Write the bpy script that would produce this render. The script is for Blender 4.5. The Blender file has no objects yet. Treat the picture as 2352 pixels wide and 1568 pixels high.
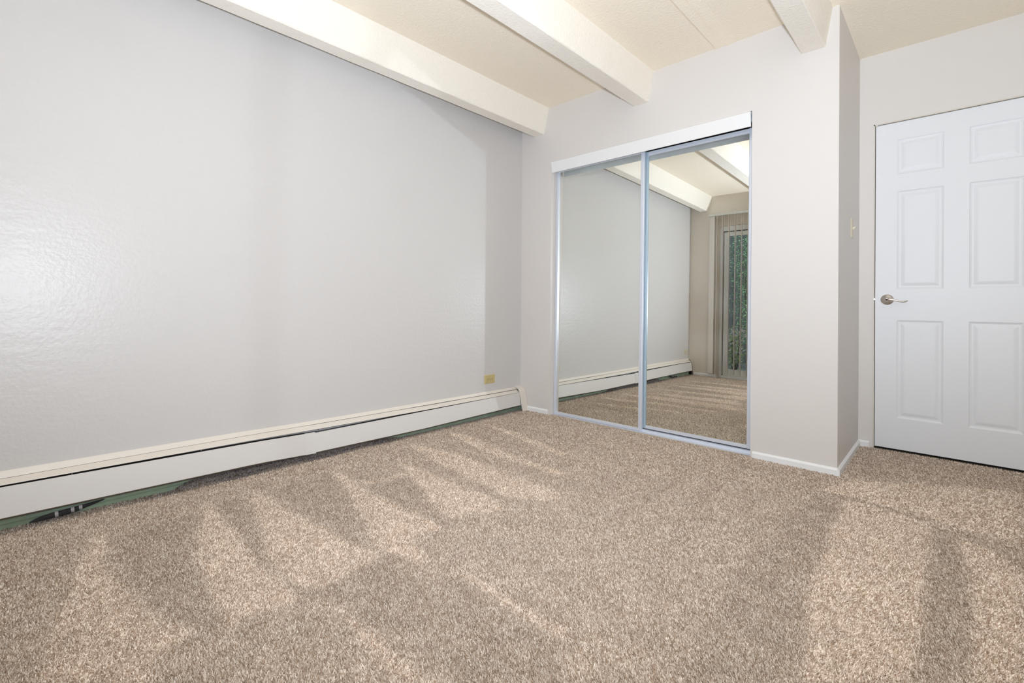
import bpy, bmesh, math, random
from mathutils import Vector, Matrix
random.seed(7)
C = bpy.context.scene.collection
sc = bpy.context.scene

# ------------------------------------------------------------------ camera
W_PX = 2352.0
FOCAL, SX, SY = 1084.44, -51.30, -89.24
CAM = Vector((2.730, -3.1814, 0.92))
cam_d = bpy.data.cameras.new('camera')
cam_d.sensor_fit = 'HORIZONTAL'; cam_d.sensor_width = 36.0
cam_d.lens = FOCAL / W_PX * 36.0
cam_d.shift_x = -SX / W_PX; cam_d.shift_y = SY / W_PX
cam_d.clip_start = 0.02; cam_d.clip_end = 100
cam = bpy.data.objects.new('camera', cam_d); C.objects.link(cam)
Rv = Vector((0.713893, 0.700213, 0.007626)); Uv = Vector((-0.003107, -0.007723, 0.999965)); Bv = Vector((0.700248, -0.713892, -0.003338))
cam.matrix_world = Matrix(((Rv.x, Uv.x, Bv.x, CAM.x), (Rv.y, Uv.y, Bv.y, CAM.y), (Rv.z, Uv.z, Bv.z, CAM.z), (0, 0, 0, 1)))
sc.camera = cam

# ------------------------------------------------------------------ view, sampling behaviour
vs = sc.view_settings
vs.view_transform = 'Standard'; vs.look = 'None'; vs.gamma = 1.0; vs.use_curve_mapping = False
vs.exposure = 0.12
sc.cycles.max_bounces = 10; sc.cycles.diffuse_bounces = 6; sc.cycles.glossy_bounces = 4
sc.cycles.sample_clamp_indirect = 40.0
sc.cycles.use_guiding = True
sc.cycles.blur_glossy = 0.0

# ------------------------------------------------------------------ sky outside the patio door
wd = bpy.data.worlds.new('sky'); sc.world = wd; wd.use_nodes = True
nt = wd.node_tree
sky = nt.nodes.new('ShaderNodeTexSky'); sky.sky_type = 'NISHITA'
sky.sun_disc = False; sky.sun_elevation = math.radians(48); sky.sun_rotation = math.radians(60)
nt.links.new(sky.outputs[0], nt.nodes['Background'].inputs[0])
nt.nodes['Background'].inputs[1].default_value = 0.45

# high sun over the roof of the house: it reaches the garden, not the room
sn = bpy.data.lights.new('garden_sun', 'SUN'); sn.energy = 1.6; sn.angle = math.radians(0.6); sn.color = (1.0, 0.93, 0.80)
sno = bpy.data.objects.new('garden_sun', sn); C.objects.link(sno)
sno.location = (0, 0, 8); sno.rotation_euler = Vector((-0.25, -0.5, -1.0)).to_track_quat('-Z', 'Y').to_euler()

# ------------------------------------------------------------------ the photographer's flash on top of the camera
fl = bpy.data.lights.new('camera_flash', 'SPOT')
fl.energy = 196.0; fl.shadow_soft_size = 0.04; fl.color = (0.91, 0.985, 1.10)
fl.spot_size = math.radians(179); fl.spot_blend = 1.0
flo = bpy.data.objects.new('camera_flash', fl); C.objects.link(flo)
flo.location = (2.755, -3.19, 1.04)
flo.rotation_euler = Vector((-0.70, 0.714, 0.66)).to_track_quat('-Z', 'Y').to_euler()
# added fill beside the flash, turned up so the ceiling throws light back
bf = bpy.data.lights.new('bounce_fill', 'SPOT')
bf.energy = 78.0; bf.shadow_soft_size = 0.04; bf.color = (0.88, 1.0, 1.17)
bf.spot_size = math.radians(150); bf.spot_blend = 1.0
bfo = bpy.data.objects.new('bounce_fill', bf); C.objects.link(bfo)
bfo.location = (2.755, -3.17, 1.02)
bfo.rotation_euler = Vector((-0.1, 0.6, 1.0)).to_track_quat('-Z', 'Y').to_euler()

# ================================================================== materials
def mat(name, col, rough=0.6, metal=0.0, spec=0.5, coat=0.0):
    m = bpy.data.materials.new(name); m.use_nodes = True
    b = m.node_tree.nodes['Principled BSDF']
    b.inputs['Base Color'].default_value = (*col, 1); b.inputs['Roughness'].default_value = rough
    b.inputs['Metallic'].default_value = metal; b.inputs['Specular IOR Level'].default_value = spec
    b.inputs['Coat Weight'].default_value = coat
    return m
def add_bump(m, layers, dist=0.002, strength=0.5):
    """layers: list of (kind, scale, weight, stretch)"""
    t = m.node_tree; b = t.nodes['Principled BSDF']
    tc = t.nodes.new('ShaderNodeTexCoord'); last = None
    for kind, scale, wgt, st in layers:
        mp = t.nodes.new('ShaderNodeMapping'); mp.inputs['Scale'].default_value = st
        t.links.new(tc.outputs['Object'], mp.inputs['Vector'])
        if kind == 'noise':
            n = t.nodes.new('ShaderNodeTexNoise'); n.inputs['Scale'].default_value = scale; n.inputs['Detail'].default_value = 3
        else:
            n = t.nodes.new('ShaderNodeTexVoronoi'); n.inputs['Scale'].default_value = scale
        t.links.new(mp.outputs[0], n.inputs['Vector'])
        mu = t.nodes.new('ShaderNodeMath'); mu.operation = 'MULTIPLY_ADD'; mu.inputs[1].default_value = wgt
        t.links.new(n.outputs[0], mu.inputs[0])
        if last: t.links.new(last.outputs[0], mu.inputs[2])
        else: mu.inputs[2].default_value = 0
        last = mu
    bp = t.nodes.new('ShaderNodeBump'); bp.inputs['Distance'].default_value = dist; bp.inputs['Strength'].default_value = strength
    t.links.new(last.outputs[0], bp.inputs['Height']); t.links.new(bp.outputs[0], b.inputs['Normal'])
    return m
def tint_noise(m, c1, c2, scale, detail=4):
    t = m.node_tree; b = t.nodes['Principled BSDF']
    tc = t.nodes.new('ShaderNodeTexCoord'); n = t.nodes.new('ShaderNodeTexNoise')
    n.inputs['Scale'].default_value = scale; n.inputs['Detail'].default_value = detail
    mx = t.nodes.new('ShaderNodeMix'); mx.data_type = 'RGBA'
    mx.inputs[6].default_value = (*c1, 1); mx.inputs[7].default_value = (*c2, 1)
    t.links.new(tc.outputs['Object'], n.inputs['Vector']); t.links.new(n.outputs[0], mx.inputs[0]); t.links.new(mx.outputs[2], b.inputs['Base Color'])
    return m

WALLC = (0.79, 0.765, 0.735)
M = {}
M['wall'] = add_bump(mat('wall_paint', WALLC, 0.5, spec=0.45), [('noise', 55, 1.0, (1, 1, 1)), ('noise', 9, 0.6, (1, 1, 2.5))], 0.0016, 0.35)
M['gloss_wall'] = add_bump(mat('semigloss_wall_paint', (0.645, 0.63, 0.62), 0.36, spec=0.5), [('noise', 60, 1.0, (1, 1, 1)), ('noise', 14, 1.2, (1, 0.6, 2.0))], 0.0022, 0.45)
M['closet_wall'] = add_bump(mat('greige_wall_paint', (0.74, 0.71, 0.685), 0.5, spec=0.4), [('noise', 60, 1.0, (1, 1, 1))], 0.001, 0.25)
M['back_wall'] = add_bump(mat('taupe_wall_paint', (0.76, 0.70, 0.62), 0.55, spec=0.35), [('noise', 60, 1.0, (1, 1, 1))], 0.001, 0.25)
M['ceiling'] = add_bump(mat('cream_textured_ceiling_paint', (0.98, 0.895, 0.755), 0.9, spec=0.0), [('noise', 66, 1.0, (1, 1, 1)), ('noise', 130, 0.5, (1, 1, 1))], 0.0052, 0.62)
M['beam'] = add_bump(mat('cream_textured_beam_paint', (0.95, 0.905, 0.82), 0.9, spec=0.0), [('noise', 72, 1.0, (1, 1, 1)), ('noise', 150, 0.5, (1, 1, 1))], 0.0050, 0.6)
M['trim'] = mat('white_trim_paint', (0.90, 0.91, 0.92), 0.4)
M['door'] = add_bump(mat('white_door_paint', (0.87, 0.895, 0.93), 0.42, spec=0.45), [('noise', 160, 1.0, (1, 1, 0.12))], 0.0005, 0.3)
M['jamb'] = mat('cream_jamb_paint', (0.74, 0.70, 0.63), 0.5)
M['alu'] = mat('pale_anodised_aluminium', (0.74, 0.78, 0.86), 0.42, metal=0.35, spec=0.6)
M['alu_shadow'] = mat('shaded_blue_grey_aluminium', (0.42, 0.54, 0.62), 0.4, metal=0.35)  # darker blue-grey copy of the aluminium, shade put into its colour
M['valance'] = mat('white_enamel', (0.86, 0.865, 0.87), 0.35)
M['heater'] = mat('off_white_enamel', (0.73, 0.71, 0.685), 0.42)
M['heater_cream'] = mat('aged_cream_enamel', (0.80, 0.745, 0.67), 0.45)
M['green'] = tint_noise(mat('green_primer_metal', (0.2, 0.3, 0.22), 0.5), (0.16, 0.21, 0.13), (0.38, 0.49, 0.37), 9)
M['dark'] = mat('dark_gap_shade', (0.03, 0.024, 0.02), 0.7)  # near-black that stands in for the shade inside open gaps
M['brown'] = mat('dark_brown_shade', (0.10, 0.072, 0.045), 0.7)  # shade below the front panel, put into a dark brown colour
M['pipe'] = mat('dark_grey_pipe', (0.10, 0.10, 0.11), 0.5)
M['fin'] = mat('grey_fin_metal', (0.25, 0.26, 0.28), 0.5, metal=0.5)
M['ivory'] = mat('ivory_plastic', (0.60, 0.49, 0.24), 0.35)
M['ivory_pale'] = mat('pale_ivory_plastic', (0.66, 0.60, 0.47), 0.35)
M['slot'] = mat('dark_slot', (0.04, 0.03, 0.02), 0.6)
M['nickel'] = add_bump(mat('satin_nickel', (0.62, 0.58, 0.54), 0.28, metal=1.0), [('noise', 300, 1.0, (1, 1, 1))], 0.0001, 0.1)
M['steel'] = mat('bright_steel', (0.85, 0.85, 0.85), 0.2, metal=1.0)
M['black_foam'] = add_bump(mat('black_foam', (0.022, 0.02, 0.022), 0.85), [('noise', 120, 1, (1, 1, 1))], 0.002, 0.6)
M['tape'] = mat('grey_tape', (0.35, 0.33, 0.34), 0.5)
M['blind'] = mat('cream_vinyl', (0.80, 0.75, 0.69), 0.55)
M['blind_rail'] = mat('pale_rail', (0.70, 0.72, 0.68), 0.45)
M['vinyl'] = mat('grey_white_door_frame', (0.84, 0.85, 0.83), 0.4)
M['gasket'] = mat('black_gasket', (0.03, 0.03, 0.035), 0.7)
M['leaf'] = tint_noise(mat('green_leaf', (0.1, 0.3, 0.06), 0.45), (0.07, 0.20, 0.07), (0.36, 0.52, 0.24), 9)
M['leaf_y'] = tint_noise(mat('yellow_green_leaf', (0.1, 0.3, 0.06), 0.45), (0.30, 0.36, 0.09), (0.62, 0.60, 0.22), 7)
M['bark'] = tint_noise(mat('bark', (0.1, 0.07, 0.05), 0.9), (0.10, 0.08, 0.06), (0.24, 0.19, 0.15), 20)
M['fence'] = tint_noise(mat('dark_weathered_fence_wood', (0.1, 0.1, 0.1), 0.8), (0.045, 0.045, 0.042), (0.10, 0.10, 0.09), 5)
M['patio'] = tint_noise(mat('patio_concrete', (0.2, 0.2, 0.2), 0.9), (0.10, 0.09, 0.08), (0.17, 0.155, 0.14), 12)
M['petal'] = mat('pink_petal', (0.95, 0.66, 0.60), 0.6)
M['closet_dark'] = mat('closet_interior_paint', (0.35, 0.34, 0.33), 0.8)

mm = bpy.data.materials.new('mirror_glass'); mm.use_nodes = True
b = mm.node_tree.nodes['Principled BSDF']
b.inputs['Base Color'].default_value = (0.84, 0.86, 0.835, 1); b.inputs['Metallic'].default_value = 1; b.inputs['Roughness'].default_value = 0.0
M['mirror'] = mm

gm = bpy.data.materials.new('window_glass'); gm.use_nodes = True
t = gm.node_tree; t.nodes.remove(t.nodes['Principled BSDF'])
tr = t.nodes.new('ShaderNodeBsdfTransparent'); tr.inputs[0].default_value = (0.86, 0.9, 0.89, 1)
gl = t.nodes.new('ShaderNodeBsdfGlossy'); gl.inputs['Roughness'].default_value = 0.02
fr = t.nodes.new('ShaderNodeFresnel'); fr.inputs[0].default_value = 1.5
mxs = t.nodes.new('ShaderNodeMixShader')
t.links.new(fr.outputs[0], mxs.inputs[0]); t.links.new(tr.outputs[0], mxs.inputs[1]); t.links.new(gl.outputs[0], mxs.inputs[2])
t.links.new(mxs.outputs[0], t.nodes['Material Output'].inputs[0])
M['glass'] = gm

# carpet: twisted heather tufts; the brushed lay of the pile (vacuum strokes) is a mesh attribute
cm = bpy.data.materials.new('heather_beige_carpet'); cm.use_nodes = True
t = cm.node_tree; b = t.nodes['Principled BSDF']; b.inputs['Roughness'].default_value = 0.95; b.inputs['Specular IOR Level'].default_value = 0.0
tc = t.nodes.new('ShaderNodeTexCoord')
# warp the coordinates a little so that tufts are not regular
wn = t.nodes.new('ShaderNodeTexNoise'); wn.inputs['Scale'].default_value = 90; wn.inputs['Detail'].default_value = 2
t.links.new(tc.outputs['Object'], wn.inputs['Vector'])
va = t.nodes.new('ShaderNodeVectorMath'); va.operation = 'MULTIPLY_ADD'
va.inputs[1].default_value = (0.012, 0.012, 0.0)
t.links.new(wn.outputs['Color'], va.inputs[0]); t.links.new(tc.outputs['Object'], va.inputs[2])
vo = t.nodes.new('ShaderNodeTexVoronoi'); vo.inputs['Scale'].default_value = 210; t.links.new(va.outputs[0], vo.inputs['Vector'])
sepc = t.nodes.new('ShaderNodeSeparateColor'); t.links.new(vo.outputs['Color'], sepc.inputs[0])
cr = t.nodes.new('ShaderNodeValToRGB'); cr.color_ramp.interpolation = 'LINEAR'
el = cr.color_ramp.elements
el[0].position = 0.0; el[0].color = (0.17, 0.115, 0.08, 1)
el[1].position = 1.0; el[1].color = (0.84, 0.765, 0.68, 1)
for pos, colr in ((0.2, (0.29, 0.215, 0.155, 1)), (0.45, (0.415, 0.33, 0.265, 1)), (0.65, (0.51, 0.43, 0.36, 1)), (0.82, (0.63, 0.555, 0.485, 1))):
    e = el.new(pos); e.color = colr
mixn = t.nodes.new('ShaderNodeTexNoise'); mixn.inputs['Scale'].default_value = 260; mixn.inputs['Detail'].default_value = 3
t.links.new(va.outputs[0], mixn.inputs['Vector'])
av = t.nodes.new('ShaderNodeMath'); av.operation = 'MULTIPLY_ADD'; av.inputs[1].default_value = 0.62
sub = t.nodes.new('ShaderNodeMath'); sub.operation = 'MULTIPLY_ADD'; sub.inputs[1].default_value = 1.5; sub.inputs[2].default_value = -0.56
t.links.new(mixn.outputs[0], sub.inputs[0])
t.links.new(sepc.outputs[0], av.inputs[0]); t.links.new(sub.outputs[0], av.inputs[2])
t.links.new(av.outputs[0], cr.inputs[0])
# soft blotches, a few centimetres across
bn = t.nodes.new('ShaderNodeTexNoise'); bn.inputs['Scale'].default_value = 11; bn.inputs['Detail'].default_value = 4
t.links.new(tc.outputs['Object'], bn.inputs['Vector'])
bl = t.nodes.new('ShaderNodeMapRange'); bl.inputs[1].default_value = 0.3; bl.inputs[2].default_value = 0.7; bl.inputs[3].default_value = 0.92; bl.inputs[4].default_value = 1.07
t.links.new(bn.outputs[0], bl.inputs[0])
at = t.nodes.new('ShaderNodeAttribute'); at.attribute_name = 'pile_lay'
lm = t.nodes.new('ShaderNodeMath'); lm.operation = 'MULTIPLY'
t.links.new(at.outputs['Fac'], lm.inputs[0]); t.links.new(bl.outputs[0], lm.inputs[1])
vm = t.nodes.new('ShaderNodeVectorMath'); vm.operation = 'SCALE'
t.links.new(cr.outputs[0], vm.inputs[0]); t.links.new(lm.outputs[0], vm.inputs['Scale'])
t.links.new(vm.outputs[0], b.inputs['Base Color'])
# grey dust along the heater
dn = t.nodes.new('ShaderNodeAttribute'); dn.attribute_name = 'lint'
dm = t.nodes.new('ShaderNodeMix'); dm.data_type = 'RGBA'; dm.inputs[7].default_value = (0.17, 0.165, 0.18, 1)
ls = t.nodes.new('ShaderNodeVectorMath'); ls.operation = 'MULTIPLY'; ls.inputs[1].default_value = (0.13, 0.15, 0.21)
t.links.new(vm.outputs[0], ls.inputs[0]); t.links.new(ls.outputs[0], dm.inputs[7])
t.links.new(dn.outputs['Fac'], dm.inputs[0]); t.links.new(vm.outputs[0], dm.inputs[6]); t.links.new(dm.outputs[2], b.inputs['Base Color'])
bp = t.nodes.new('ShaderNodeBump'); bp.inputs['Distance'].default_value = 0.006; bp.inputs['Strength'].default_value = 0.55
t.links.new(av.outputs[0], bp.inputs['Height']); t.links.new(bp.outputs[0], b.inputs['Normal'])
M['carpet'] = cm

pm = cm.copy(); pm.name = 'carpet_tufts'
t = pm.node_tree
pb_ = t.nodes['Principled BSDF']
for l in list(t.links):
    if l.to_socket == pb_.inputs['Normal']: t.links.remove(l)
ta = t.nodes.new('ShaderNodeAttribute'); ta.attribute_name = 'tone'
ramp = [n for n in t.nodes if n.type == 'VALTORGB'][0]
tn = t.nodes.new('ShaderNodeMath'); tn.operation = 'MULTIPLY_ADD'; tn.inputs[1].default_value = 0.74; tn.inputs[2].default_value = 0.14
t.links.new(ta.outputs['Fac'], tn.inputs[0])
fn = t.nodes.new('ShaderNodeTexNoise'); fn.inputs['Scale'].default_value = 420; fn.inputs['Detail'].default_value = 2
tco = [n for n in t.nodes if n.type == 'TEX_COORD'][0]
t.links.new(tco.outputs['Object'], fn.inputs['Vector'])
fm = t.nodes.new('ShaderNodeMath'); fm.operation = 'MULTIPLY_ADD'; fm.inputs[1].default_value = 1.1; fm.inputs[2].default_value = -0.55
t.links.new(fn.outputs[0], fm.inputs[0])
fa = t.nodes.new('ShaderNodeMath'); fa.operation = 'ADD'
t.links.new(tn.outputs[0], fa.inputs[0]); t.links.new(fm.outputs[0], fa.inputs[1])
t.links.new(fa.outputs[0], ramp.inputs[0])
M['pile'] = pm

# ================================================================== mesh helpers
def new_obj(name, bm, m, parent=None, smooth=False, bevel=0.0, loc=None):
    bmesh.ops.recalc_face_normals(bm, faces=bm.faces)
    me = bpy.data.meshes.new(name); bm.to_mesh(me); bm.free()
    for x in (m if isinstance(m, (list, tuple)) else [m]): me.materials.append(x)
    if smooth:
        for p in me.polygons: p.use_smooth = True
    o = bpy.data.objects.new(name, me); C.objects.link(o)
    if parent: o.parent = parent
    if loc: o.location = loc
    if bevel:
        bv = o.modifiers.new('bevel', 'BEVEL'); bv.width = bevel; bv.segments = 2; bv.limit_method = 'ANGLE'
    return o
def box(bm, x0, x1, y0, y1, z0, z1, mi=0):
    v = [bm.verts.new((x, y, z)) for x in (x0, x1) for y in (y0, y1) for z in (z0, z1)]
    fs = [(0, 1, 3, 2), (4, 6, 7, 5), (0, 4, 5, 1), (2, 3, 7, 6), (0, 2, 6, 4), (1, 5, 7, 3)]
    for f in fs:
        fc = bm.faces.new([v[i] for i in f]); fc.material_index = mi
def B(*args): bm = bmesh.new(); box(bm, *args); return bm
def BM(*boxes):
    bm = bmesh.new()
    for a in boxes: box(bm, *a)
    return bm
def loft(bm, sections, close=True):
    """sections: list of equally long closed point loops (3-D)"""
    rings = [[bm.verts.new(p) for p in s] for s in sections]
    n = len(rings[0])
    for a, b_ in zip(rings, rings[1:]):
        for i in range(n):
            bm.faces.new((a[i], a[(i + 1) % n], b_[(i + 1) % n], b_[i]))
    if close:
        bm.faces.new(rings[0]); bm.faces.new(rings[-1][::-1])
    return bm
def lathe(bm, prof, axis_o, axis_d, n=40):
    """prof: list of (radius, along)"""
    d = Vector(axis_d).normalized(); a = d.orthogonal().normalized(); c = d.cross(a)
    secs = []
    for r, h in prof:
        secs.append([Vector(axis_o) + d * h + (a * math.cos(2 * math.pi * k / n) + c * math.sin(2 * math.pi * k / n)) * r for k in range(n)])
    loft(bm, secs)
    return bm
def tube(bm, pts, radii, n=12, flat=1.0):
    pts = [Vector(p) for p in pts]; secs = []
    for i, p in enumerate(pts):
        d = (pts[min(i + 1, len(pts) - 1)] - pts[max(i - 1, 0)]).normalized()
        up = Vector((0, 0, 1)); s = d.cross(up).normalized(); u = s.cross(d)
        r = radii[i] if isinstance(radii, (list, tuple)) else radii
        secs.append([p + s * math.cos(2 * math.pi * k / n) * r * flat + u * math.sin(2 * math.pi * k / n) * r for k in range(n)])
    return loft(bm, secs)
def tag(o, label, cat=None, group=None, kind=None):
    o['label'] = label
    if cat: o['category'] = cat
    if group: o['group'] = group
    if kind: o['kind'] = kind
    return o
def thing(name, label, cat, loc=(0, 0, 0), group=None, kind=None):
    o = bpy.data.objects.new(name, None); C.objects.link(o); o.location = loc; o.empty_display_size = 0.1
    return tag(o, label, cat, group, kind)
def part(name, bm, m, parent, **k):
    o = new_obj(name, bm, m, None, **k)
    o.parent = parent
    # the meshes are modelled in room coordinates: keep them there
    o.matrix_parent_inverse = Matrix.Identity(4)
    o.location = Vector(o.location) - root_loc(parent)
    return o
def root_loc(p):
    v = Vector((0, 0, 0))
    while p is not None:
        v += Vector(p.location); p = p.parent
    return v

# ================================================================== the room
H = 2.577          # ceiling
HB = 2.3686        # underside of the beams
XO = 2.282         # outer corner of the closet wall
YD = 0.7987        # wall with the room door
XR = 3.42          # wall at the far side, outside the picture
YB = -3.660        # wall with the patio door
CX0, CX1, CZ = 0.322, 1.849, 2.117          # closet opening
DX0, DX1, DZ = 2.3560, 3.178, 2.1165        # room door opening
PX0, PX1, PZ = 0.403, 2.300, 2.137          # patio door opening

# ---- floor, with the lay of the pile left by vacuum strokes
LIGHT = [
    [(0.265,-2.903),(0.472,-2.984),(0.674,-3.034),(0.855,-3.073),(1.003,-3.104),(1.157,-3.127),(1.340,-2.944),(1.258,-2.910),(1.225,-2.816),(1.032,-2.864),(0.890,-2.907),(0.703,-2.926),(0.593,-2.952),(0.403,-2.904)],  # w1
    [(0.246,-2.535),(0.513,-2.622),(0.759,-2.694),(0.917,-2.711),(1.053,-2.725),(1.180,-2.731),(1.296,-2.745),(1.260,-2.696),(1.275,-2.628),(1.285,-2.545),(1.131,-2.535),(0.995,-2.547),(0.837,-2.542),(0.656,-2.537),(0.446,-2.530)],  # w2
    [(0.242,-2.333),(0.530,-2.410),(0.734,-2.458),(0.941,-2.511),(1.067,-2.517),(1.192,-2.512),(1.272,-2.469),(1.259,-2.386),(1.251,-2.289),(1.237,-2.211),(1.148,-2.228),(1.041,-2.259),(0.902,-2.258),(0.777,-2.293),(0.569,-2.300),(0.368,-2.310)],  # w3
    [(0.240,-1.913),(0.589,-2.001),(0.828,-2.073),(1.000,-2.128),(1.152,-2.199),(1.268,-2.180),(1.382,-2.156),(1.394,-2.122),(1.261,-2.088),(1.200,-2.043),(1.250,-1.935),(1.155,-1.909),(1.007,-1.926),(0.821,-1.930),(0.583,-1.918)],  # w4
    [(0.417,-1.586),(0.717,-1.686),(0.964,-1.784),(1.104,-1.827),(1.195,-1.836),(1.219,-1.745),(1.270,-1.659),(1.306,-1.587),(1.171,-1.573),(1.022,-1.558),(0.831,-1.569),(0.637,-1.561)],  # w5
    [(0.162,-1.335),(0.493,-1.415),(0.749,-1.447),(0.970,-1.475),(1.200,-1.504),(1.356,-1.424),(1.421,-1.319),(1.308,-1.267),(1.123,-1.270),(0.881,-1.256),(0.600,-1.240),(0.365,-1.275)],  # w6
    [(0.148,-0.970),(0.498,-1.064),(0.794,-1.105),(1.095,-1.092),(1.276,-1.114),(1.224,-1.041),(0.957,-1.031),(0.597,-0.962),(0.324,-0.922)],  # w7
    [(0.197,-0.627),(0.522,-0.716),(0.848,-0.777),(1.070,-0.822),(1.015,-0.745),(0.754,-0.684),(0.450,-0.610)],  # w8
    [(0.545,-1.909),(0.603,-1.803),(0.597,-1.630),(0.640,-1.654),(0.646,-1.816),(0.584,-1.925)],  # thinV
    [(1.522,-2.121),(1.580,-2.063),(1.740,-2.070),(1.894,-2.074),(1.942,-2.056),(1.976,-2.104),(1.876,-2.107),(1.740,-2.104),(1.599,-2.103)],  # ridge1
    [(1.401,-2.477),(1.510,-2.460),(1.612,-2.468),(1.719,-2.471),(1.832,-2.452),(1.766,-2.518),(1.669,-2.511),(1.559,-2.495)],  # ridge2
    [(2.366,-0.379),(2.437,-0.359),(2.548,-0.379),(2.650,-0.426),(2.673,-0.540),(2.664,-0.889),(2.664,-1.228),(2.661,-1.485),(2.647,-1.638),(2.469,-1.816),(2.456,-1.645),(2.405,-1.429),(2.397,-1.216),(2.387,-0.998),(2.373,-0.764)],  # r1
    [(2.755,-0.508),(2.836,-0.568),(2.911,-0.679),(2.858,-1.427),(2.781,-1.504),(2.779,-1.248),(2.776,-0.959),(2.764,-0.748)],  # r2
    [(2.347,-0.017),(2.987,0.385),(2.933,-0.377),(2.812,-0.398),(2.669,-0.349),(2.529,-0.333),(2.418,-0.326),(2.261,-0.316)],  # r3
]
DARKP = [
    [(2.252,-0.372),(2.365,-0.369),(2.373,-0.764),(2.376,-1.010),(2.390,-1.348),(2.412,-1.551),(2.434,-1.712),(2.420,-1.865),(2.253,-2.031),(2.239,-1.790),(2.201,-1.571),(2.207,-1.269),(2.207,-0.875),(2.250,-0.649)],  # d1
    [(2.668,-0.478),(2.717,-0.469),(2.742,-0.663),(2.776,-0.959),(2.775,-1.252),(2.754,-1.531),(2.685,-1.600),(2.695,-1.332),(2.669,-1.066),(2.672,-0.777)],  # d2
    [(2.266,-0.350),(2.419,-0.342),(2.548,-0.379),(2.530,-0.348),(2.417,-0.316),(2.271,-0.325)],  # d3
    [(1.279,-2.480),(1.275,-2.265),(1.487,-2.215),(1.573,-2.090),(1.753,-2.107),(1.934,-2.105),(1.997,-2.134),(2.061,-2.224),(1.874,-2.411),(1.660,-2.446),(1.472,-2.453)],  # d4
    [(0.388,-2.865),(0.380,-2.597),(0.787,-2.712),(1.040,-2.739),(1.317,-2.764),(1.225,-2.816),(0.822,-2.885),(0.589,-2.912)],  # d5
    [(0.357,-2.515),(0.312,-2.367),(0.666,-2.467),(0.962,-2.535),(1.114,-2.552),(0.799,-2.555),(0.511,-2.530)],  # d6
    [(0.354,-2.282),(0.311,-1.949),(0.774,-2.091),(1.139,-2.212),(1.017,-2.256),(0.740,-2.265)],  # d7
    [(0.594,-1.951),(0.633,-1.672),(0.991,-1.834),(1.225,-1.901),(1.083,-1.917),(0.821,-1.930)],  # d8
]
import numpy as np
def poly_mask(px, py, poly, soft):
    inside = np.zeros(px.shape, bool); dist = np.full(px.shape, 9.0)
    n = len(poly)
    for i in range(n):
        x0, y0 = poly[i]; x1, y1 = poly[(i + 1) % n]
        cond = ((y0 > py) != (y1 > py)) & (px < (x1 - x0) * (py - y0) / ((y1 - y0) if abs(y1 - y0) > 1e-9 else 1e-9) + x0)
        inside ^= cond
        dx, dy = x1 - x0, y1 - y0; L2 = dx * dx + dy * dy + 1e-12
        tt = np.clip(((px - x0) * dx + (py - y0) * dy) / L2, 0, 1)
        dist = np.minimum(dist, np.hypot(px - x0 - tt * dx, py - y0 - tt * dy))
    sd = np.where(inside, dist, -dist)
    return np.clip(sd / soft * 0.5 + 0.5, 0, 1)
gx = np.arange(0.0, XR + 0.001, 0.0125); gy = np.arange(YB, YD + 0.03, 0.0125)
NX, NY = len(gx), len(gy)
PXg, PYg = np.meshgrid(gx, gy, indexing='ij')
rng = np.random.RandomState(3)
wob = np.zeros_like(PXg)
for k in range(14):
    a_ = rng.rand() * 6.28; f_ = 5 + 22 * rng.rand(); ph = rng.rand() * 6.28
    wob += np.sin((PXg * math.cos(a_) + PYg * math.sin(a_)) * f_ + ph) / 14
wx = PXg + 0.018 * wob; wy = PYg + 0.018 * np.roll(wob, 37, axis=0)
lay = np.full(PXg.shape, 1.26)
for p in LIGHT: lay = np.maximum(lay, 1.26 + (1.57 - 1.26) * poly_mask(wx, wy, p, 0.015))
lay += 0.05 * wob
for p in DARKP: lay = lay * (1 - 0.10 * poly_mask(wx, wy, p, 0.03))
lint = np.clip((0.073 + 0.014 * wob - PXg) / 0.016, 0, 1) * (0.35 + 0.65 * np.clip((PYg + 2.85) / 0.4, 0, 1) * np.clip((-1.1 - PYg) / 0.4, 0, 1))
PZg = np.zeros_like(PXg) + 0.0012 * wob
rise = np.clip((PYg + 2.62) / 0.12, 0, 1) * np.clip((-1.28 - PYg) / 0.30, 0, 1)
PZg += 0.050 * np.clip((0.060 - PXg) / 0.034, 0, 1) * rise
PZg += 0.010 * np.clip((0.05 - PXg) / 0.05, 0, 1) * np.clip((-2.5 - PYg) / 0.3, 0, 1)
PZg -= 0.004 * np.clip((0.05 - PXg) / 0.05, 0, 1) * np.clip((PYg + 1.5) / 0.4, 0, 1)
verts = np.stack([PXg, PYg, PZg], -1).reshape(-1, 3)
ii = (np.arange(NX - 1)[:, None] * NY + np.arange(NY - 1)[None, :]).reshape(-1)
faces = np.stack([ii, ii + NY, ii + NY + 1, ii + 1], -1)
me = bpy.data.meshes.new('floor'); me.from_pydata(verts.tolist(), [], faces.tolist())
verts[:, 2] -= 0.0045
me.vertices.foreach_set('co', verts.reshape(-1).astype(np.float32))
a1 = me.attributes.new('pile_lay', 'FLOAT', 'POINT'); a1.data.foreach_set('value', lay.reshape(-1).astype(np.float32))
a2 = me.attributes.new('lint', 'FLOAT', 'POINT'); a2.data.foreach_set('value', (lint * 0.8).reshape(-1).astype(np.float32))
me.materials.append(M['carpet'])
for p in me.polygons: p.use_smooth = True
fo = bpy.data.objects.new('floor', me); C.objects.link(fo)
tag(fo, 'beige heather carpet floor with vacuum stroke marks', 'floor', kind='structure')
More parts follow.
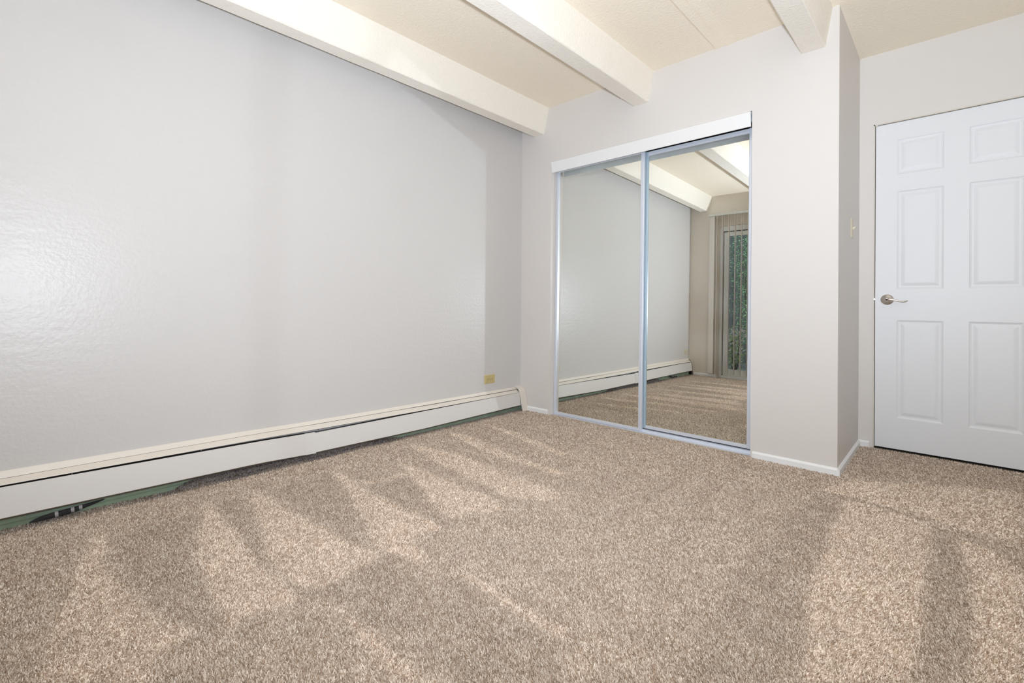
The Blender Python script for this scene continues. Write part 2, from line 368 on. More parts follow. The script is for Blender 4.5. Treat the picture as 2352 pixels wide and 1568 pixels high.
# the pile: short twisted tufts that lean with the vacuum strokes
def build_pile():
    r = np.random.RandomState(12)
    zones = []
    for (x0, x1, y0, y1) in ((0.0, XR, YB, 0.0), (XO + 0.0, XR, 0.0, YD + 0.01)):
        for sp, r0_, r1_ in ((0.0040, 0.0, 1.85), (0.0050, 1.85, 2.7), (0.0068, 2.7, 9.0)):
            ax = np.arange(x0 + sp / 2, x1, sp); ay = np.arange(y0 + sp / 2, y1, sp)
            X, Y = np.meshgrid(ax, ay, indexing='ij'); X = X.ravel(); Y = Y.ravel()
            X = X + (r.rand(X.size) - .5) * sp * 0.9; Y = Y + (r.rand(Y.size) - .5) * sp * 0.9
            dd = np.hypot(X - 2.73, Y + 3.18)
            k = (dd >= r0_) & (dd < r1_) & ((Y > -3.3) | (sp > 0.006) | (X < 0.3)) if sp < 0.006 else (dd >= r0_) | ((Y <= -3.3) & (X >= 0.3))
            zones.append(np.stack([X[k], Y[k], np.full(k.sum(), sp)], -1))
    P = np.concatenate(zones); X, Y, S = P.T
    keep = (X > 0.018) & (X < XR - 0.004) & (Y > YB + 0.005)
    P = P[keep]; X, Y, S = P.T; n = len(X)
    ix = np.clip(np.rint(X / 0.0125).astype(int), 0, NX - 1); iy = np.clip(np.rint((Y - YB) / 0.0125).astype(int), 0, NY - 1)
    L_ = lay[ix, iy]; T_ = lint[ix, iy]; Zb = PZg[ix, iy] - 0.0045
    q = np.clip((L_ - 1.26) / (1.57 - 1.26), 0, 1)
    hgt = 0.0052 + 0.0026 * r.rand(n)
    # bright strokes lean away from the heater, dark ones towards it
    lx = (q - 0.5) * 0.003 + r.randn(n) * 0.0026; ly = r.randn(n) * 0.0026
    rad = S * (0.42 + 0.18 * r.rand(n)); a0 = r.rand(n) * 6.283
    V = np.empty((n, 7, 3), np.float32)
    for k in range(4):
        a = a0 + k * math.pi / 2
        V[:, k, 0] = X + np.cos(a) * rad; V[:, k, 1] = Y + np.sin(a) * rad; V[:, k, 2] = Zb
    # upper ring of three points keeps the tip blunt
    for k in range(3):
        a = a0 + 0.7 + k * 2.094
        V[:, 4 + k, 0] = X + lx + np.cos(a) * rad * 0.42; V[:, 4 + k, 1] = Y + ly + np.sin(a) * rad * 0.42; V[:, 4 + k, 2] = Zb + hgt - 0.0012 * r.rand(n)
    tri = np.array([[0, 1, 4], [1, 5, 4], [1, 2, 5], [2, 3, 6], [2, 6, 5], [3, 0, 6], [0, 4, 6], [4, 5, 6]])
    Fc = (np.arange(n)[:, None, None] * 7 + tri[None]).reshape(-1)
    m_ = bpy.data.meshes.new('carpet_pile')
    m_.vertices.add(n * 7); m_.vertices.foreach_set('co', V.reshape(-1))
    nt_ = n * 8
    m_.loops.add(nt_ * 3); m_.loops.foreach_set('vertex_index', Fc.astype(np.int32))
    m_.polygons.add(nt_); m_.polygons.foreach_set('loop_start', (np.arange(nt_) * 3).astype(np.int32)); m_.polygons.foreach_set('loop_total', np.full(nt_, 3, np.int32))
    m_.update(calc_edges=True)
    for nm, val in (('pile_lay', L_), ('lint', np.clip(T_ * (0.6 + 0.5 * r.rand(n)), 0, 1)), ('tone', r.rand(n))):
        at_ = m_.attributes.new(nm, 'FLOAT', 'POINT'); at_.data.foreach_set('value', np.repeat(val, 7).astype(np.float32))
    m_.materials.append(M['pile'])
    o = bpy.data.objects.new('carpet_pile', m_); C.objects.link(o); o.parent = fo; o['kind'] = 'stuff'
build_pile()
sb = new_obj('floor_slab', B(-0.3, XR + 0.2, YB - 0.3, 4.0, -0.12, -0.02), M['closet_dark']); tag(sb, 'concrete slab beneath the carpet', 'floor', kind='structure')

# ---- walls
tag(new_obj('wall_left', B(-0.15, 0, YB - 0.15, 0.12, -0.02, H), M['gloss_wall']), 'long grey semigloss wall above the baseboard heater', 'wall', kind='structure')
tag(new_obj('wall_closet', BM((0, CX0, 0, 0.12, -0.02, H), (CX1, XO, 0, 0.12, -0.02, H), (CX0, CX1, 0, 0.12, CZ, H)), M['closet_wall']),
    'greige wall around the mirrored closet doors', 'wall', kind='structure')
tag(new_obj('wall_return', B(XO - 0.12, XO, 0.12, YD + 0.12, -0.02, H), M['closet_wall']), 'narrow return wall with the light switch', 'wall', kind='structure')
tag(new_obj('wall_door', BM((XO, DX0, YD, YD + 0.12, -0.02, H), (DX1, XR, YD, YD + 0.12, -0.02, H), (DX0, DX1, YD, YD + 0.12, DZ, H)), M['wall']),
    'pale wall around the white panel door', 'wall', kind='structure')
tag(new_obj('wall_right', B(XR, XR + 0.12, YB - 0.15, YD + 0.12, -0.02, H), M['wall']), 'plain wall facing the grey semigloss wall', 'wall', kind='structure')
tag(new_obj('wall_back', BM((0, PX0, YB - 0.15, YB, -0.02, H), (PX1, XR, YB - 0.15, YB, -0.02, H), (PX0, PX1, YB - 0.15, YB, PZ, H)), M['back_wall']),
    'taupe wall around the patio door, seen in the mirror', 'wall', kind='structure')
# inside of the closet
tag(new_obj('wall_closet_interior', BM((-0.02, XO - 0.12, 0.70, 0.78, -0.02, H), (-0.1, 0, 0.12, 0.78, -0.02, H)), M['closet_dark']),
    'unseen closet interior behind the mirrored doors', 'wall', kind='structure')
ce = new_obj('ceiling', B(-0.15, XR + 0.12, YB - 0.15, YD + 0.3, H, H + 0.1), M['ceiling']); tag(ce, 'cream textured ceiling between the beams', 'ceiling', kind='structure')
jb = bmesh.new()
loft(jb, [[(1.625, y, H + 0.001), (1.640, y, H - 0.007), (1.6965, y, H - 0.0005), (1.698, y, H - 0.009), (1.765, y, H + 0.001)] for y in (YB, 0.0)])
new_obj('joint_strip', jb, M['ceiling'], ce)

def beam(x0, x1, xt, label, y1=0.0, xt0=None):
    bm = bmesh.new()
    lft = (xt - x1) if xt0 is None else xt0
    secs = []
    NSEG = 40
    for k in range(NSEG + 1):
        y = YB + (y1 - YB) * k / NSEG
        j = lambda: (random.random() - 0.5) * 0.0025
        secs.append([(x0 - lft, y, H), (x0 + j(), y, HB + 0.004), (x0 + 0.005, y, HB + j() * 0.6), (x1 - 0.005, y, HB + j() * 0.6), (x1 + j(), y, HB + 0.005), (xt, y, H)])
    loft(bm, secs)
    return tag(new_obj('ceiling_beam', bm, M['beam']), label, 'beam', 'cream ceiling beams', 'structure')
beam(0.139, 0.243, 0.2953, 'cream ceiling beam running close along the grey wall')
beam(1.0634, 1.179, 1.2151, 'cream ceiling beam that ends above the mirrored closet doors')
beam(2.1048, 2.2202, 2.251, 'cream ceiling beam that ends at the outer closet corner')
beam(3.146, 3.262, 3.297, 'cream ceiling beam above the white panel door', y1=YD)

tag(new_obj('wall_sky_block', B(XO, XR, YD + 0.2, YD + 0.26, -0.02, H), M['closet_dark']), 'dark wall added unseen behind the white door to block the sky', 'wall', kind='structure')  # added out of sight so no sky shows through the door gap
# ---- baseboards
def baseboard(name, p0, p1, n, label, h=0.038, t_=0.012):
    (x0, y0), (x1, y1) = p0, p1; nx, ny = n
    prof = [(0, -0.01), (t_, -0.01), (t_, h - 0.010), (t_ * 0.55, h - 0.003), (t_ * 0.3, h), (0, h)]
    bm = bmesh.new()
    loft(bm, [[(x + nx * a, y + ny * a, z) for a, z in prof] for x, y in ((x0, y0), (x1, y1))])
    return tag(new_obj(name, bm, M['trim']), label, 'baseboard', kind='structure')
baseboard('baseboard_left', (0.085, 0), (0.306, 0), (0, -1), 'short white baseboard between heater end and closet')
baseboard('baseboard_closet', (1.862, 0), (XO, 0), (0, -1), 'white baseboard below the wall between closet and corner')
baseboard('baseboard_return', (XO, -0.012), (XO, YD - 0.012), (1, 0), 'white baseboard along the narrow return wall')
baseboard('baseboard_door', (XO, YD), (2.340, YD), (0, -1), 'tiny white baseboard piece beside the door jamb')
baseboard('baseboard_back', (0.08, YB), (0.375, YB), (0, 1), 'white baseboard below the taupe wall in the mirror')

# ================================================================== room door
d1 = thing('door_1', 'white six-panel room door with satin nickel lever handle', 'door', (2.366, YD + 0.01, 0.0), kind='structure')
def panel_door():
    x0, x1, z0, z1 = 2.3663, 3.172, 0.013, 2.1055
    yf, th = YD + 0.006, 0.035
    cols = [(2.473, 2.690), (2.798, 3.016)]; rows = [(0.212, 0.838), (1.037, 1.664), (1.772, 1.995)]
    offs = [0.0, 0.006, 0.012, 0.020, 0.034, 0.040]; dep = [0.0, 0.0045, 0.0065, 0.0065, 0.0022, 0.0012]
    xs = sorted({x0, x1} | {c[0] + o for c in cols for o in offs} | {c[1] - o for c in cols for o in offs})
    zs = sorted({z0, z1} | {r[0] + o for r in rows for o in offs} | {r[1] - o for r in rows for o in offs})
    def depth(x, z):
        for a, b_ in cols:
            for c, d in rows:
                tt = min(x - a, b_ - x, z - c, d - z)
                if tt >= -1e-6:
                    for i in range(len(offs) - 1):
                        if tt <= offs[i + 1] + 1e-6:
                            u = (tt - offs[i]) / (offs[i + 1] - offs[i]); return dep[i] + (dep[i + 1] - dep[i]) * u
                    return dep[-1]
        return 0.0
    bm = bmesh.new()
    g = [[bm.verts.new((x, yf + depth(x, z), z)) for z in zs] for x in xs]
    for i in range(len(xs) - 1):
        for j in range(len(zs) - 1):
            q = (g[i][j], g[i + 1][j], g[i + 1][j + 1], g[i][j + 1])
            # split the mitre cells along the mitre
            d02 = abs(q[0].co.y - q[2].co.y); d13 = abs(q[1].co.y - q[3].co.y)
            if max(d02, d13) > 1e-6 and abs((q[0].co.y + q[2].co.y) - (q[1].co.y + q[3].co.y)) > 1e-6:
                if d02 > d13: bm.faces.new((q[0], q[1], q[2])); bm.faces.new((q[0], q[2], q[3]))
                else: bm.faces.new((q[0], q[1], q[3])); bm.faces.new((q[1], q[2], q[3]))
            else: bm.faces.new(q)
    nx, nz = len(xs), len(zs)
    ring = [g[i][0] for i in range(nx)] + [g[nx - 1][j] for j in range(1, nz)] + [g[i][nz - 1] for i in range(nx - 2, -1, -1)] + [g[0][j] for j in range(nz - 2, 0, -1)]
    back = [bm.verts.new((v.co.x, yf + th, v.co.z)) for v in ring]
    n = len(ring)
    for i in range(n): bm.faces.new((ring[i], back[i], back[(i + 1) % n], ring[(i + 1) % n]))
    bm.faces.new(back)
    return bm
part('door_leaf', panel_door(), M['door'], d1)
part('door_jamb', BM((DX0, DX0 + 0.0065, YD - 0.004, YD + 0.10, -0.01, DZ), (DX1 - 0.006, DX1, YD - 0.004, YD + 0.10, -0.01, DZ), (DX0, DX1, YD - 0.004, YD + 0.10, DZ - 0.007, DZ),
     (DX0 + 0.0065, DX0 + 0.018, YD + 0.043, YD + 0.10, -0.01, DZ - 0.007)), M['jamb'], d1)
part('threshold', B(DX0, DX1, YD + 0.003, YD + 0.12, -0.02, 0.003), M['slot'], d1)
latch = part('latch_bolt', BM((2.3590, 2.3668, YD - 0.0055, YD + 0.02, 0.9665, 0.978)), M['steel'], d1)
part('strike_plate', BM((2.3572, 2.3628, YD - 0.0046, YD + 0.03, 0.948, 0.998)), M['jamb'], d1)
hx, hz, hy = 2.4265, 0.969, YD + 0.006
bm = lathe(bmesh.new(), [(0.0001, 0), (0.0335, 0), (0.0335, 0.003), (0.031, 0.006), (0.026, 0.0085), (0.017, 0.011), (0.0135, 0.013), (0.0125, 0.030), (0.0001, 0.030)], (hx, hy, hz), (0, -1, 0))
handle = part('door_handle', bm, M['nickel'], d1, smooth=True)
bm = bmesh.new()
yh = hy - 0.040
lathe(bm, [(0.0001, 0), (0.0125, 0), (0.0145, 0.006), (0.0145, 0.014), (0.012, 0.019), (0.009, 0.0205), (0.0001, 0.0205)], (hx, hy - 0.028, hz), (0, -1, 0), 28)
tube(bm, [(hx, yh, hz), (hx + 0.014, yh - 0.002, hz + 0.0005), (hx + 0.028, yh - 0.004, hz - 0.001), (hx + 0.045, yh - 0.004, hz - 0.005), (hx + 0.062, yh - 0.003, hz - 0.010), (hx + 0.078, yh - 0.001, hz - 0.0135), (hx + 0.09, yh + 0.002, hz - 0.0125), (hx + 0.102, yh + 0.006, hz - 0.007)],
     [0.012, 0.011, 0.008, 0.0058, 0.005, 0.0048, 0.0045, 0.0025], 14, 0.75)
part('lever', bm, M['nickel'], handle, smooth=True)
part('privacy_button', lathe(bmesh.new(), [(0.0001, 0), (0.0052, 0), (0.0052, 0.004), (0.0045, 0.005), (0.0001, 0.005)], (hx, hy - 0.0475, hz), (0, -1, 0), 18), M['slot'], handle, smooth=True)
part('door_stop_screw', BM((2.3655, 2.376, YD - 0.002, YD + 0.006, 2.101, 2.111)), M['jamb'], d1)

# ================================================================== mirrored closet doors
LEAN, TWIST = math.atan(0.0116), math.atan(0.005)
def mirror_door(name, x0, x1, yf, label, wl, wr, zb, rail, top, pane):
    t_ = thing(name, label, 'closet door', (x0, yf, zb), 'sliding mirrored closet doors')
    w = x1 - x0; h = top - zb; d = 0.022
    def P(n, bm, m, par=None, **k):
        o = new_obj(n, bm, m, par or t_, **k); return o
    P('mirror_pane', B(wl * 0.5, w - wr * 0.5, pane, pane + 0.005, rail * 0.5, h - 0.02), M['mirror'])
    def stile(a, b_):
        bm = bmesh.new()
        s = [(a, 0.001), (a + 0.003, -0.001), (a + (b_ - a) * 0.42, -0.001), (a + (b_ - a) * 0.46, 0.0015), (a + (b_ - a) * 0.54, 0.0015), (a + (b_ - a) * 0.58, -0.001), (b_ - 0.003, -0.001), (b_, 0.001), (b_, d), (a, d)]
        loft(bm, [[(x, y, z) for x, y in s] for z in (0.0, h)]); return bm
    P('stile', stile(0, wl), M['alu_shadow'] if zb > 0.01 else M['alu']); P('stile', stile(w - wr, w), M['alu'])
    P('bottom_rail', BM((wl, w - wr, 0.0, d, 0.0, rail)), M['alu'], bevel=0.0015)
    P('top_rail', BM((wl, w - wr, 0.0, d, h - 0.030, h), (wl, w - wr, -0.003, 0.0, h - 0.020, h - 0.014)), M['alu'], bevel=0.001)
    t_.rotation_euler = (-LEAN, 0, TWIST)
    return t_
mirror_door('sliding_mirror_door', 0.3235, 1.112, 0.050, 'front sliding mirror door on the closet side nearest the heater', 0.0265, 0.026, 0.001, 0.019, 2.072, 0.011)
rd = mirror_door('sliding_mirror_door', 1.084, 1.8385, 0.084, 'rear sliding mirror door reflecting the patio door and blinds', 0.045, 0.0355, 0.022, 0.021, 2.050, 0.008)
tv = thing('closet_door_fascia', 'white fascia strip across the top of the mirrored closet doors', 'fascia', (CX0, 0, 2.02))
bm = bmesh.new()
fp = [(-0.012, 2.112), (-0.0155, 2.108), (-0.004, 2.026), (-0.004, 2.022), (0.002, 2.022), (0.002, 2.112)]
loft(bm, [[(x, y, z) for y, z in fp] for x in (0.331, 1.843)])
part('fascia', bm, M['valance'], tv)
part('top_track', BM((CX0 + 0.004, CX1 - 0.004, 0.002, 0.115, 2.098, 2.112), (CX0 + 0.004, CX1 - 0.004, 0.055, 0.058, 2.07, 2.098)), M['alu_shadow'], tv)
ft = thing('closet_floor_track', 'pale aluminium floor track beneath the mirrored closet doors', 'door track', (CX0, 0.03, 0))
part('track_base', BM((CX0 + 0.004, CX1 - 0.004, 0.036, 0.112, -0.012, -0.004), (CX0 + 0.004, CX1 - 0.004, 0.036, 0.046, -0.004, 0.0005), (CX0 + 0.004, CX1 - 0.004, 0.046, 0.076, -0.004, -0.001), (CX0 + 0.004, CX1 - 0.004, 0.076, 0.082, -0.004, 0.0145), (CX0 + 0.004, CX1 - 0.004, 0.108, 0.112, -0.004, 0.012)), M['alu'], ft)
part('track_channel', B(CX0 + 0.004, CX1 - 0.004, 0.0825, 0.1075, -0.0035, 0.001), M['dark'], ft)

# ================================================================== baseboard heater
YS = [-3.650, -3.198, -2.966, -2.22, -1.98, -1.917, -1.128, -0.168, -0.010]
def prof(tab):
    def f(y):
        for (a, va_), (b_, vb_) in zip(tab, tab[1:]):
            if y <= b_: return va_ + (vb_ - va_) * (y - a) / (b_ - a)
        return tab[-1][1]
    return f
zl = prof([(-3.78, 0.236), (-3.198, 0.234), (-2.22, 0.2235), (-1.98, 0.2165), (-0.168, 0.199), (0, 0.197)])
z1_ = prof([(-3.78, 0.2075), (-3.198, 0.2055), (-2.22, 0.2000), (-1.917, 0.1950), (-1.128, 0.186), (-0.168, 0.1787), (0, 0.178)])
z2_ = prof([(-3.78, 0.189), (-3.198, 0.1885), (-2.22, 0.1788), (-1.917, 0.1735), (-1.128, 0.1625), (-0.168, 0.158), (0, 0.157)])
zt1 = prof([(-3.78, 0.1835), (-3.198, 0.1835), (-2.22, 0.1685), (-1.9, 0.1585)])
zt2 = prof([(-1.96, 0.1545), (-1.917, 0.1550), (-1.128, 0.157), (-0.168, 0.1575), (0, 0.1565)])
zb1 = prof([(-3.78, 0.065), (-3.198, 0.0645), (-2.22, 0.0545), (-1.9, 0.0395)])
zb2 = prof([(-1.96, 0.044), (-1.917, 0.0445), (-1.128, 0.038), (-0.168, 0.050), (0, 0.050)])
ztt = lambda y: zt1(y) if y < -1.93 else zt2(y)
zbb = lambda y: zb1(y) if y < -1.93 else zb2(y)
ht = thing('baseboard_heater', 'long off-white hydronic baseboard heater under the grey wall', 'heater', (0.0, -1.9, 0.0))
def strip(fn, ys):
    bm = bmesh.new(); loft(bm, [[(x, y, z) for x, z in fn(y)] for y in ys]); return bm
def ysub(a, b_, n=24): return [a + (b_ - a) * k / n for k in range(n + 1)]
part('back_plate', strip(lambda y: [(0.0, 0.0), (0.018, 0.0), (0.018, 0.018), (0.0145, 0.021), (0.018, 0.024), (0.016, 0.06), (0.004, 0.14), (0.0, 0.14)], ysub(-3.650, -0.012)), M['green'], ht)
part('wall_flange', strip(lambda y: [(0.0, zl(y)), (0.004, zl(y)), (0.013, z1_(y) + 0.0014), (0.0105, z1_(y) + 0.0014), (0.0, zl(y) - 0.012)], ysub(-3.650, -0.012)), M['heater_cream'], ht)
part('gap_shadow_strip', strip(lambda y: [(0.0, z1_(y) + 0.004), (0.009, z1_(y) + 0.001), (0.009, z1_(y) - 0.012), (0.0, z1_(y) - 0.012)], ysub(-3.648, -0.07)), M['dark'], ht)
def groove(y):
    g = (-0.0006 if y < -1.9 else 0.0004) + 0.0020 * max(0, math.sin(y * 5.1)) * (1 if y > -1.9 else 0.15) + (0.0016 if y > -0.55 else 0)
    return g
part('damper', strip(lambda y: [(0.0145, z1_(y) - groove(y)), (0.045, z2_(y) + 0.0035), (0.0465, z2_(y)), (0.043, z2_(y)), (0.014, z1_(y) - groove(y) - 0.005)], ysub(-3.648, -0.07)), M['heater_cream'], ht)
def panel(zt, zb, x0):
    return lambda y: [(x0, zt(y)), (x0 + 0.003, zt(y) + 0.0008), (x0 + 0.019, zb(y) + 0.002), (x0 + 0.017, zb(y)), (x0 + 0.008, zb(y)), (x0 + 0.008, zb(y) + 0.002), (x0 + 0.014, zb(y) + 0.004), (x0 - 0.001, zt(y) - 0.004)]
part('front_panel', strip(panel(zt1, zb1, 0.0535), ysub(-3.604, -1.915)), M['heater'], ht)
part('front_panel', strip(panel(zt2, zb2, 0.0515), ysub(-1.955, -0.075)), M['heater'], ht)
part('joint_cover', strip(lambda y: [(0.0545, zt1(y) + 0.0025), (0.0570, zt1(y) + 0.003), (0.0735, zb1(y) + 0.0002), (0.0718, zb1(y) + 0.0)], [-1.975, -1.914]), M['heater'], ht)
part('shaded_heating_element', strip(lambda y: [(0.012, 0.078), (0.056, 0.078), (0.0505, min(z2_(y), ztt(y)) - 0.005), (0.012, min(z2_(y), ztt(y)) - 0.003)], ysub(-3.63, -0.08)), M['dark'], ht)  # element block, near-black and raised to paint shade into the gap
part('hem_shade_strip', strip(lambda y: [(0.030, zbb(y) - 0.0075), (0.0625, zbb(y) - 0.0075), (0.0625, zbb(y) + 0.003), (0.030, zbb(y) + 0.003)], ysub(-3.63, -0.08)), M['brown'], ht)  # dark strip added to paint the shade under the panel hem
for yb in (-2.985, -2.50, -1.885, -1.30, -0.62):
    bm = bmesh.new(); zz = z2_(yb)
    tube(bm, [(0.020, yb, zz - 0.006), (0.038, yb, zz - 0.004), (0.0475, yb, zz - 0.005)], 0.0022, 8)
    part('bracket', bm, M['fin'], ht)
part('pipe', tube(bmesh.new(), [(0.040, -2.45, 0.158), (0.040, -1.9, 0.151), (0.040, -1.05, 0.144)], 0.007, 12), M['pipe'], ht, smooth=True)
part('end_block', B(0.0, 0.054, -3.632, -3.608, 0.01, 0.178), M['dark'], ht)
def end_cap(ya, yb, flip=False):
    bm = bmesh.new()
    outer = [(0.0, 0.203), (0.020, 0.199), (0.042, 0.187), (0.055, 0.168), (0.058, 0.158), (0.060, 0.158), (0.094, 0.0), (0.0915, 0.0), (0.0565, 0.155), (0.0525, 0.166), (0.040, 0.1845), (0.0195, 0.1965), (0.0, 0.200)]
    loft(bm, [[(x, y, z) for x, z in outer] for y in (ya, yb)])
    return bm
part('end_cap', end_cap(-0.078, -0.003), M['heater_cream'], ht)
capb = bmesh.new()
loft(capb, [[(x, y, z) for x, z in [(0.0, 0.238), (0.018, 0.234), (0.045, 0.214), (0.058, 0.19), (0.083, 0.0), (0.074, 0.0), (0.05, 0.185), (0.04, 0.205), (0.016, 0.226), (0.0, 0.229)]] for y in (-3.654, -3.632)])
part('end_cap', capb, M['heater_cream'], ht)

# a torn piece of black pipe wrap with grey tape lying under the heater
pw = thing('pipe_insulation_scrap', 'torn black foam scrap with grey tape lying under the heater', 'scrap', (0.05, -3.0, 0.0))
bm = bmesh.new()
pts = [(0.052, -3.115, 0.018), (0.050, -3.09, 0.022), (0.048, -3.05, 0.025), (0.046, -3.00, 0.026), (0.044, -2.965, 0.028), (0.040, -2.94, 0.031), (0.036, -2.90, 0.036), (0.034, -2.875, 0.039)]
tube(bm, pts, [0.002, 0.008, 0.011, 0.012, 0.011, 0.008, 0.005, 0.002], 10, 0.7)
part('foam_strip', bm, M['black_foam'], pw)
for k, yy in enumerate((-3.033, -2.982, -2.956)):
    bm = bmesh.new(); zz = 0.0262 + 0.002 * k
    tube(bm, [(0.048 - 0.002 * k, yy - 0.0055, zz), (0.048 - 0.002 * k, yy + 0.0055, zz + 0.001)], 0.0128 - 0.001 * k, 10, 0.75)
    part('tape_band', bm, M['tape'], pw)

# ================================================================== outlets and switch
def outlet(yc, zc, label, name='wall_outlet', m='ivory', w=0.122, h=0.072):
    t_ = thing(name, label, 'outlet', (0.0, yc, zc), 'horizontal wall outlets')
    bm = bmesh.new()
    a, b_ = w / 2, h / 2
    loft(bm, [[(0.0, y, z) for y, z in ((-a, -b_), (a, -b_), (a, b_), (-a, b_))], [(0.003, y, z) for y, z in ((-a, -b_), (a, -b_), (a, b_), (-a, b_))], [(0.006, y, z) for y, z in ((-a + .004, -b_ + .004), (a - .004, -b_ + .004), (a - .004, b_ - .004), (-a + .004, b_ - .004))]])
    new_obj('plate', bm, M[m], t_)
    for s in (-1, 1):
        bm = lathe(bmesh.new(), [(0.0001, 0), (0.0165, 0), (0.0165, 0.0025), (0.015, 0.0032), (0.0001, 0.0032)], (0.0055, s * 0.0205, 0), (1, 0, 0), 24)
        r = new_obj('receptacle', bm, M[m], t_)
        sl = BM((0.0085, 0.0091, s * 0.0205 - 0.004, s * 0.0205 + 0.004, 0.0052, 0.0078), (0.0085, 0.0091, s * 0.0205 - 0.003, s * 0.0205 + 0.003, -0.0078, -0.0052), (0.0085, 0.0091, s * 0.0205 + 0.006 * s - 0.0018, s * 0.0205 + 0.006 * s + 0.0018, -0.002, 0.002))
        new_obj('slot', sl, M['slot'], r)
    new_obj('screw', lathe(bmesh.new(), [(0.0001, 0), (0.003, 0), (0.003, 0.001), (0.0001, 0.0012)], (0.006, 0, 0), (1, 0, 0), 12), M['slot'], t_)
    return t_
outlet(-0.394, 0.3025, 'ivory wall outlet on its side above the heater near the closet')
outlet(-3.535, 0.335, 'pale outlet near the taupe wall, visible in the mirror', m='ivory_pale')

sw = thing('light_switch', 'ivory toggle light switch on the narrow return wall', 'light switch', (XO, 0.467, 1.405))
bm = bmesh.new()
loft(bm, [[(0, y, z) for y, z in ((-.036, -.060), (.036, -.060), (.036, .060), (-.036, .060))], [(0.003, y, z) for y, z in ((-.036, -.060), (.036, -.060), (.036, .060), (-.036, .060))], [(0.006, y, z) for y, z in ((-.032, -.056), (.032, -.056), (.032, .056), (-.032, .056))]])
new_obj('switch_plate', bm, M['ivory_pale'], sw)
bm = bmesh.new()
loft(bm, [[(0.005, y, z) for y, z in ((-.005, -.010), (.005, -.010), (.005, .006), (-.005, .006))], [(0.020, y, z) for y, z in ((-.004, .002), (.004, .002), (.004, .010), (-.004, .010))]])
new_obj('toggle', bm, M['ivory_pale'], sw)

# ================================================================== patio door and blinds (seen in the mirror)
pd = thing('door_2', 'grey-white sliding glass patio door behind vertical blinds', 'patio door', (PX0, YB - 0.08, 0), kind='structure')
y0, y1 = YB - 0.12, YB - 0.015
part('door_frame', BM((PX0, PX0 + 0.042, y0, y1, 0, PZ), (PX1 - 0.042, PX1, y0, y1, 0, PZ), (PX0 + 0.042, PX1 - 0.042, y0, y1, PZ - 0.075, PZ), (PX0 + 0.042, PX1 - 0.042, y0, y1 + 0.02, -0.03, 0.035)), M['vinyl'], pd, bevel=0.003)
part('weather_strip', BM((PX0 + 0.042, PX0 + 0.049, y0 + 0.02, y1 - 0.01, 0.035, PZ - 0.075), (PX0 + 0.042, PX1 - 0.042, y0 + 0.02, y1 - 0.02, PZ - 0.083, PZ - 0.075)), M['gasket'], pd)
xm = (PX0 + PX1) / 2
for a, b_, ys_ in ((PX0 + 0.049, xm + 0.04, YB - 0.055), (xm - 0.04, PX1 - 0.049, YB - 0.10)):
    s_ = part('sash', BM((a, a + 0.056, ys_ - 0.018, ys_ + 0.018, 0.036, PZ - 0.084), (b_ - 0.056, b_, ys_ - 0.018, ys_ + 0.018, 0.036, PZ - 0.084), (a + 0.056, b_ - 0.056, ys_ - 0.018, ys_ + 0.018, 0.036, 0.122), (a + 0.056, b_ - 0.056, ys_ - 0.018, ys_ + 0.018, PZ - 0.146, PZ - 0.084)), M['vinyl'], pd, bevel=0.002)
    g_ = new_obj('glass_pane', B(a + 0.05, b_ - 0.05, ys_ - 0.003, ys_ + 0.003, 0.117, PZ - 0.141), M['glass'])
    g_.parent = s_; g_.location = Vector((0, 0, 0)) - root_loc(s_)
vb = thing('vertical_blind', 'open cream vertical blinds hanging before the patio door', 'blinds', (1.3, YB + 0.055, 2.29))
part('head_rail', BM((0.279, 2.42, YB + 0.035, YB + 0.085, 2.275, 2.306)), M['blind_rail'], vb, bevel=0.002)
part('wall_bracket', BM((0.31, 0.34, YB, YB + 0.06, 2.306, 2.312)), M['steel'], vb)
def slat(xc, ang):
    bm = bmesh.new(); w = 0.0445
    secs = []
    for z in (0.055, 2.272):
        f, bk = [], []
        for k in range(7):
            u = -1 + 2 * k / 6
            c_ = 0.004 * (1 - u * u)
            f.append((u * w, c_)); bk.append((u * w, c_ - 0.0009))
        lp = f + bk[::-1]
        secs.append([(xc + x * math.cos(ang) - y * math.sin(ang), YB + 0.06 + x * math.sin(ang) + y * math.cos(ang), z) for x, y in lp])
    return loft(bm, secs)
for xc, an in [(0.318, 0.42), (0.384, 1.24)] + [(0.466 + 0.0805 * k, 1.43 + 0.05 * random.random()) for k in range(24)]:
    part('slat', slat(xc, an), M['blind'], vb)

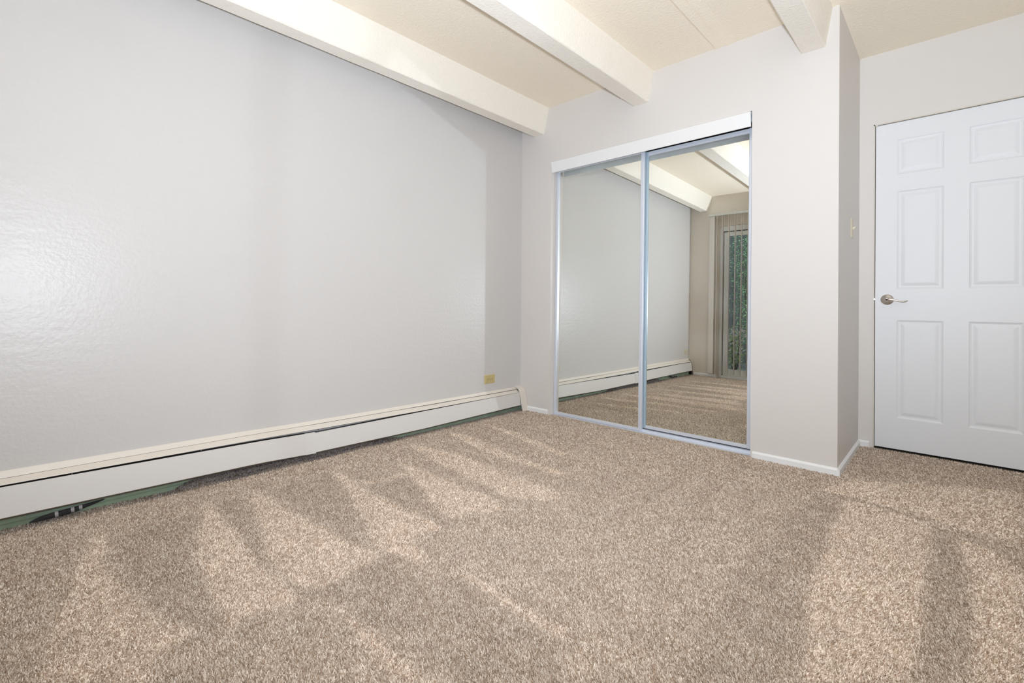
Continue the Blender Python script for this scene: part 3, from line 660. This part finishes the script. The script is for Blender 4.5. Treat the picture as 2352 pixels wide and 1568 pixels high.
# ================================================================== garden beyond the patio door
tag(new_obj('patio_ground', B(-6, 8, -12, YB - 0.15, -0.12, -0.05), M['patio']), 'grey concrete patio outside the glass door', 'ground', kind='structure')
fb = bmesh.new()
xx = -5.0
while xx < 7:
    box(fb, xx, xx + 0.145, -6.9, -6.87, -0.05, 2.5 + 0.01 * random.random()); xx += 0.15
tag(new_obj('garden_fence', fb, M['fence']), 'dark weathered board fence beyond the shrubs', 'fence')
def shrub(x, y, h, r, n, label, leafm, seed, petals=0):
    rnd = random.Random(seed)
    s_ = thing('garden_shrub', label, 'shrub', (x, y, -0.05), 'shrubs outside the patio door')
    st = bmesh.new(); tips = []
    for k in range(7):
        a_ = rnd.random() * 6.28; rr = r * (0.3 + 0.5 * rnd.random()); p = [(0, 0, 0)]
        for q in range(1, 5):
            u = q / 4
            p.append((math.cos(a_) * rr * u + rnd.uniform(-.05, .05), math.sin(a_) * rr * u + rnd.uniform(-.05, .05), h * 0.92 * u))
        tube(st, p, [0.016, 0.013, 0.010, 0.007, 0.004], 6); tips.append(p)
    new_obj('stems', st, M['bark'], s_)
    lf = bmesh.new()
    for k in range(n):
        p = rnd.choice(tips); u = 0.15 + 0.85 * rnd.random(); i = min(3, int(u * 4)); f_ = u * 4 - i
        c_ = Vector(p[i]).lerp(Vector(p[i + 1]), f_) + Vector((rnd.gauss(0, r * .3), rnd.gauss(0, r * .3), rnd.gauss(0, .08)))
        L = rnd.uniform(0.022, 0.045); d_ = Vector((rnd.gauss(0, 1), rnd.gauss(0, 1), rnd.gauss(-.2, .7))).normalized(); s2 = d_.orthogonal().normalized()
        s2 = (Matrix.Rotation(rnd.random() * 6.28, 3, d_) @ s2); nn = d_.cross(s2)
        w = L * 0.27
        v = [lf.verts.new(c_), lf.verts.new(c_ + d_ * L * .45 + s2 * w + nn * .004), lf.verts.new(c_ + d_ * L), lf.verts.new(c_ + d_ * L * .45 - s2 * w + nn * .004)]
        lf.faces.new((v[0], v[1], v[2])); lf.faces.new((v[0], v[2], v[3]))
    o = new_obj('foliage', lf, M[leafm], s_); o['kind'] = 'stuff'
    if petals:
        pb = bmesh.new()
        for k in range(petals):
            c_ = Vector((rnd.gauss(0, r * .6), rnd.gauss(0, r * .6), h * rnd.uniform(.5, 1.0)))
            for q in range(5):
                a_ = q * 1.257; d_ = Vector((math.cos(a_), .3, math.sin(a_))).normalized(); s2 = Vector((-math.sin(a_), 0, math.cos(a_)))
                v = [pb.verts.new(c_), pb.verts.new(c_ + d_ * .008 + s2 * .006), pb.verts.new(c_ + d_ * .015), pb.verts.new(c_ + d_ * .008 - s2 * .006)]
                pb.faces.new(v)
        o = new_obj('blossoms', pb, M['petal'], s_); o['kind'] = 'stuff'
    return s_
shrub(-0.75, -6.05, 2.3, 0.28, 4000, 'tall green leafy shrub seen through the patio door glass', 'leaf', 5)
shrub(0.38, -5.65, 2.5, 0.42, 4200, 'broad green shrub outside the middle of the patio door', 'leaf', 8)
shrub(0.33, -4.62, 0.72, 0.17, 850, 'low yellow-green shrub with pink blossoms outside the patio door', 'leaf_y', 11, 130)
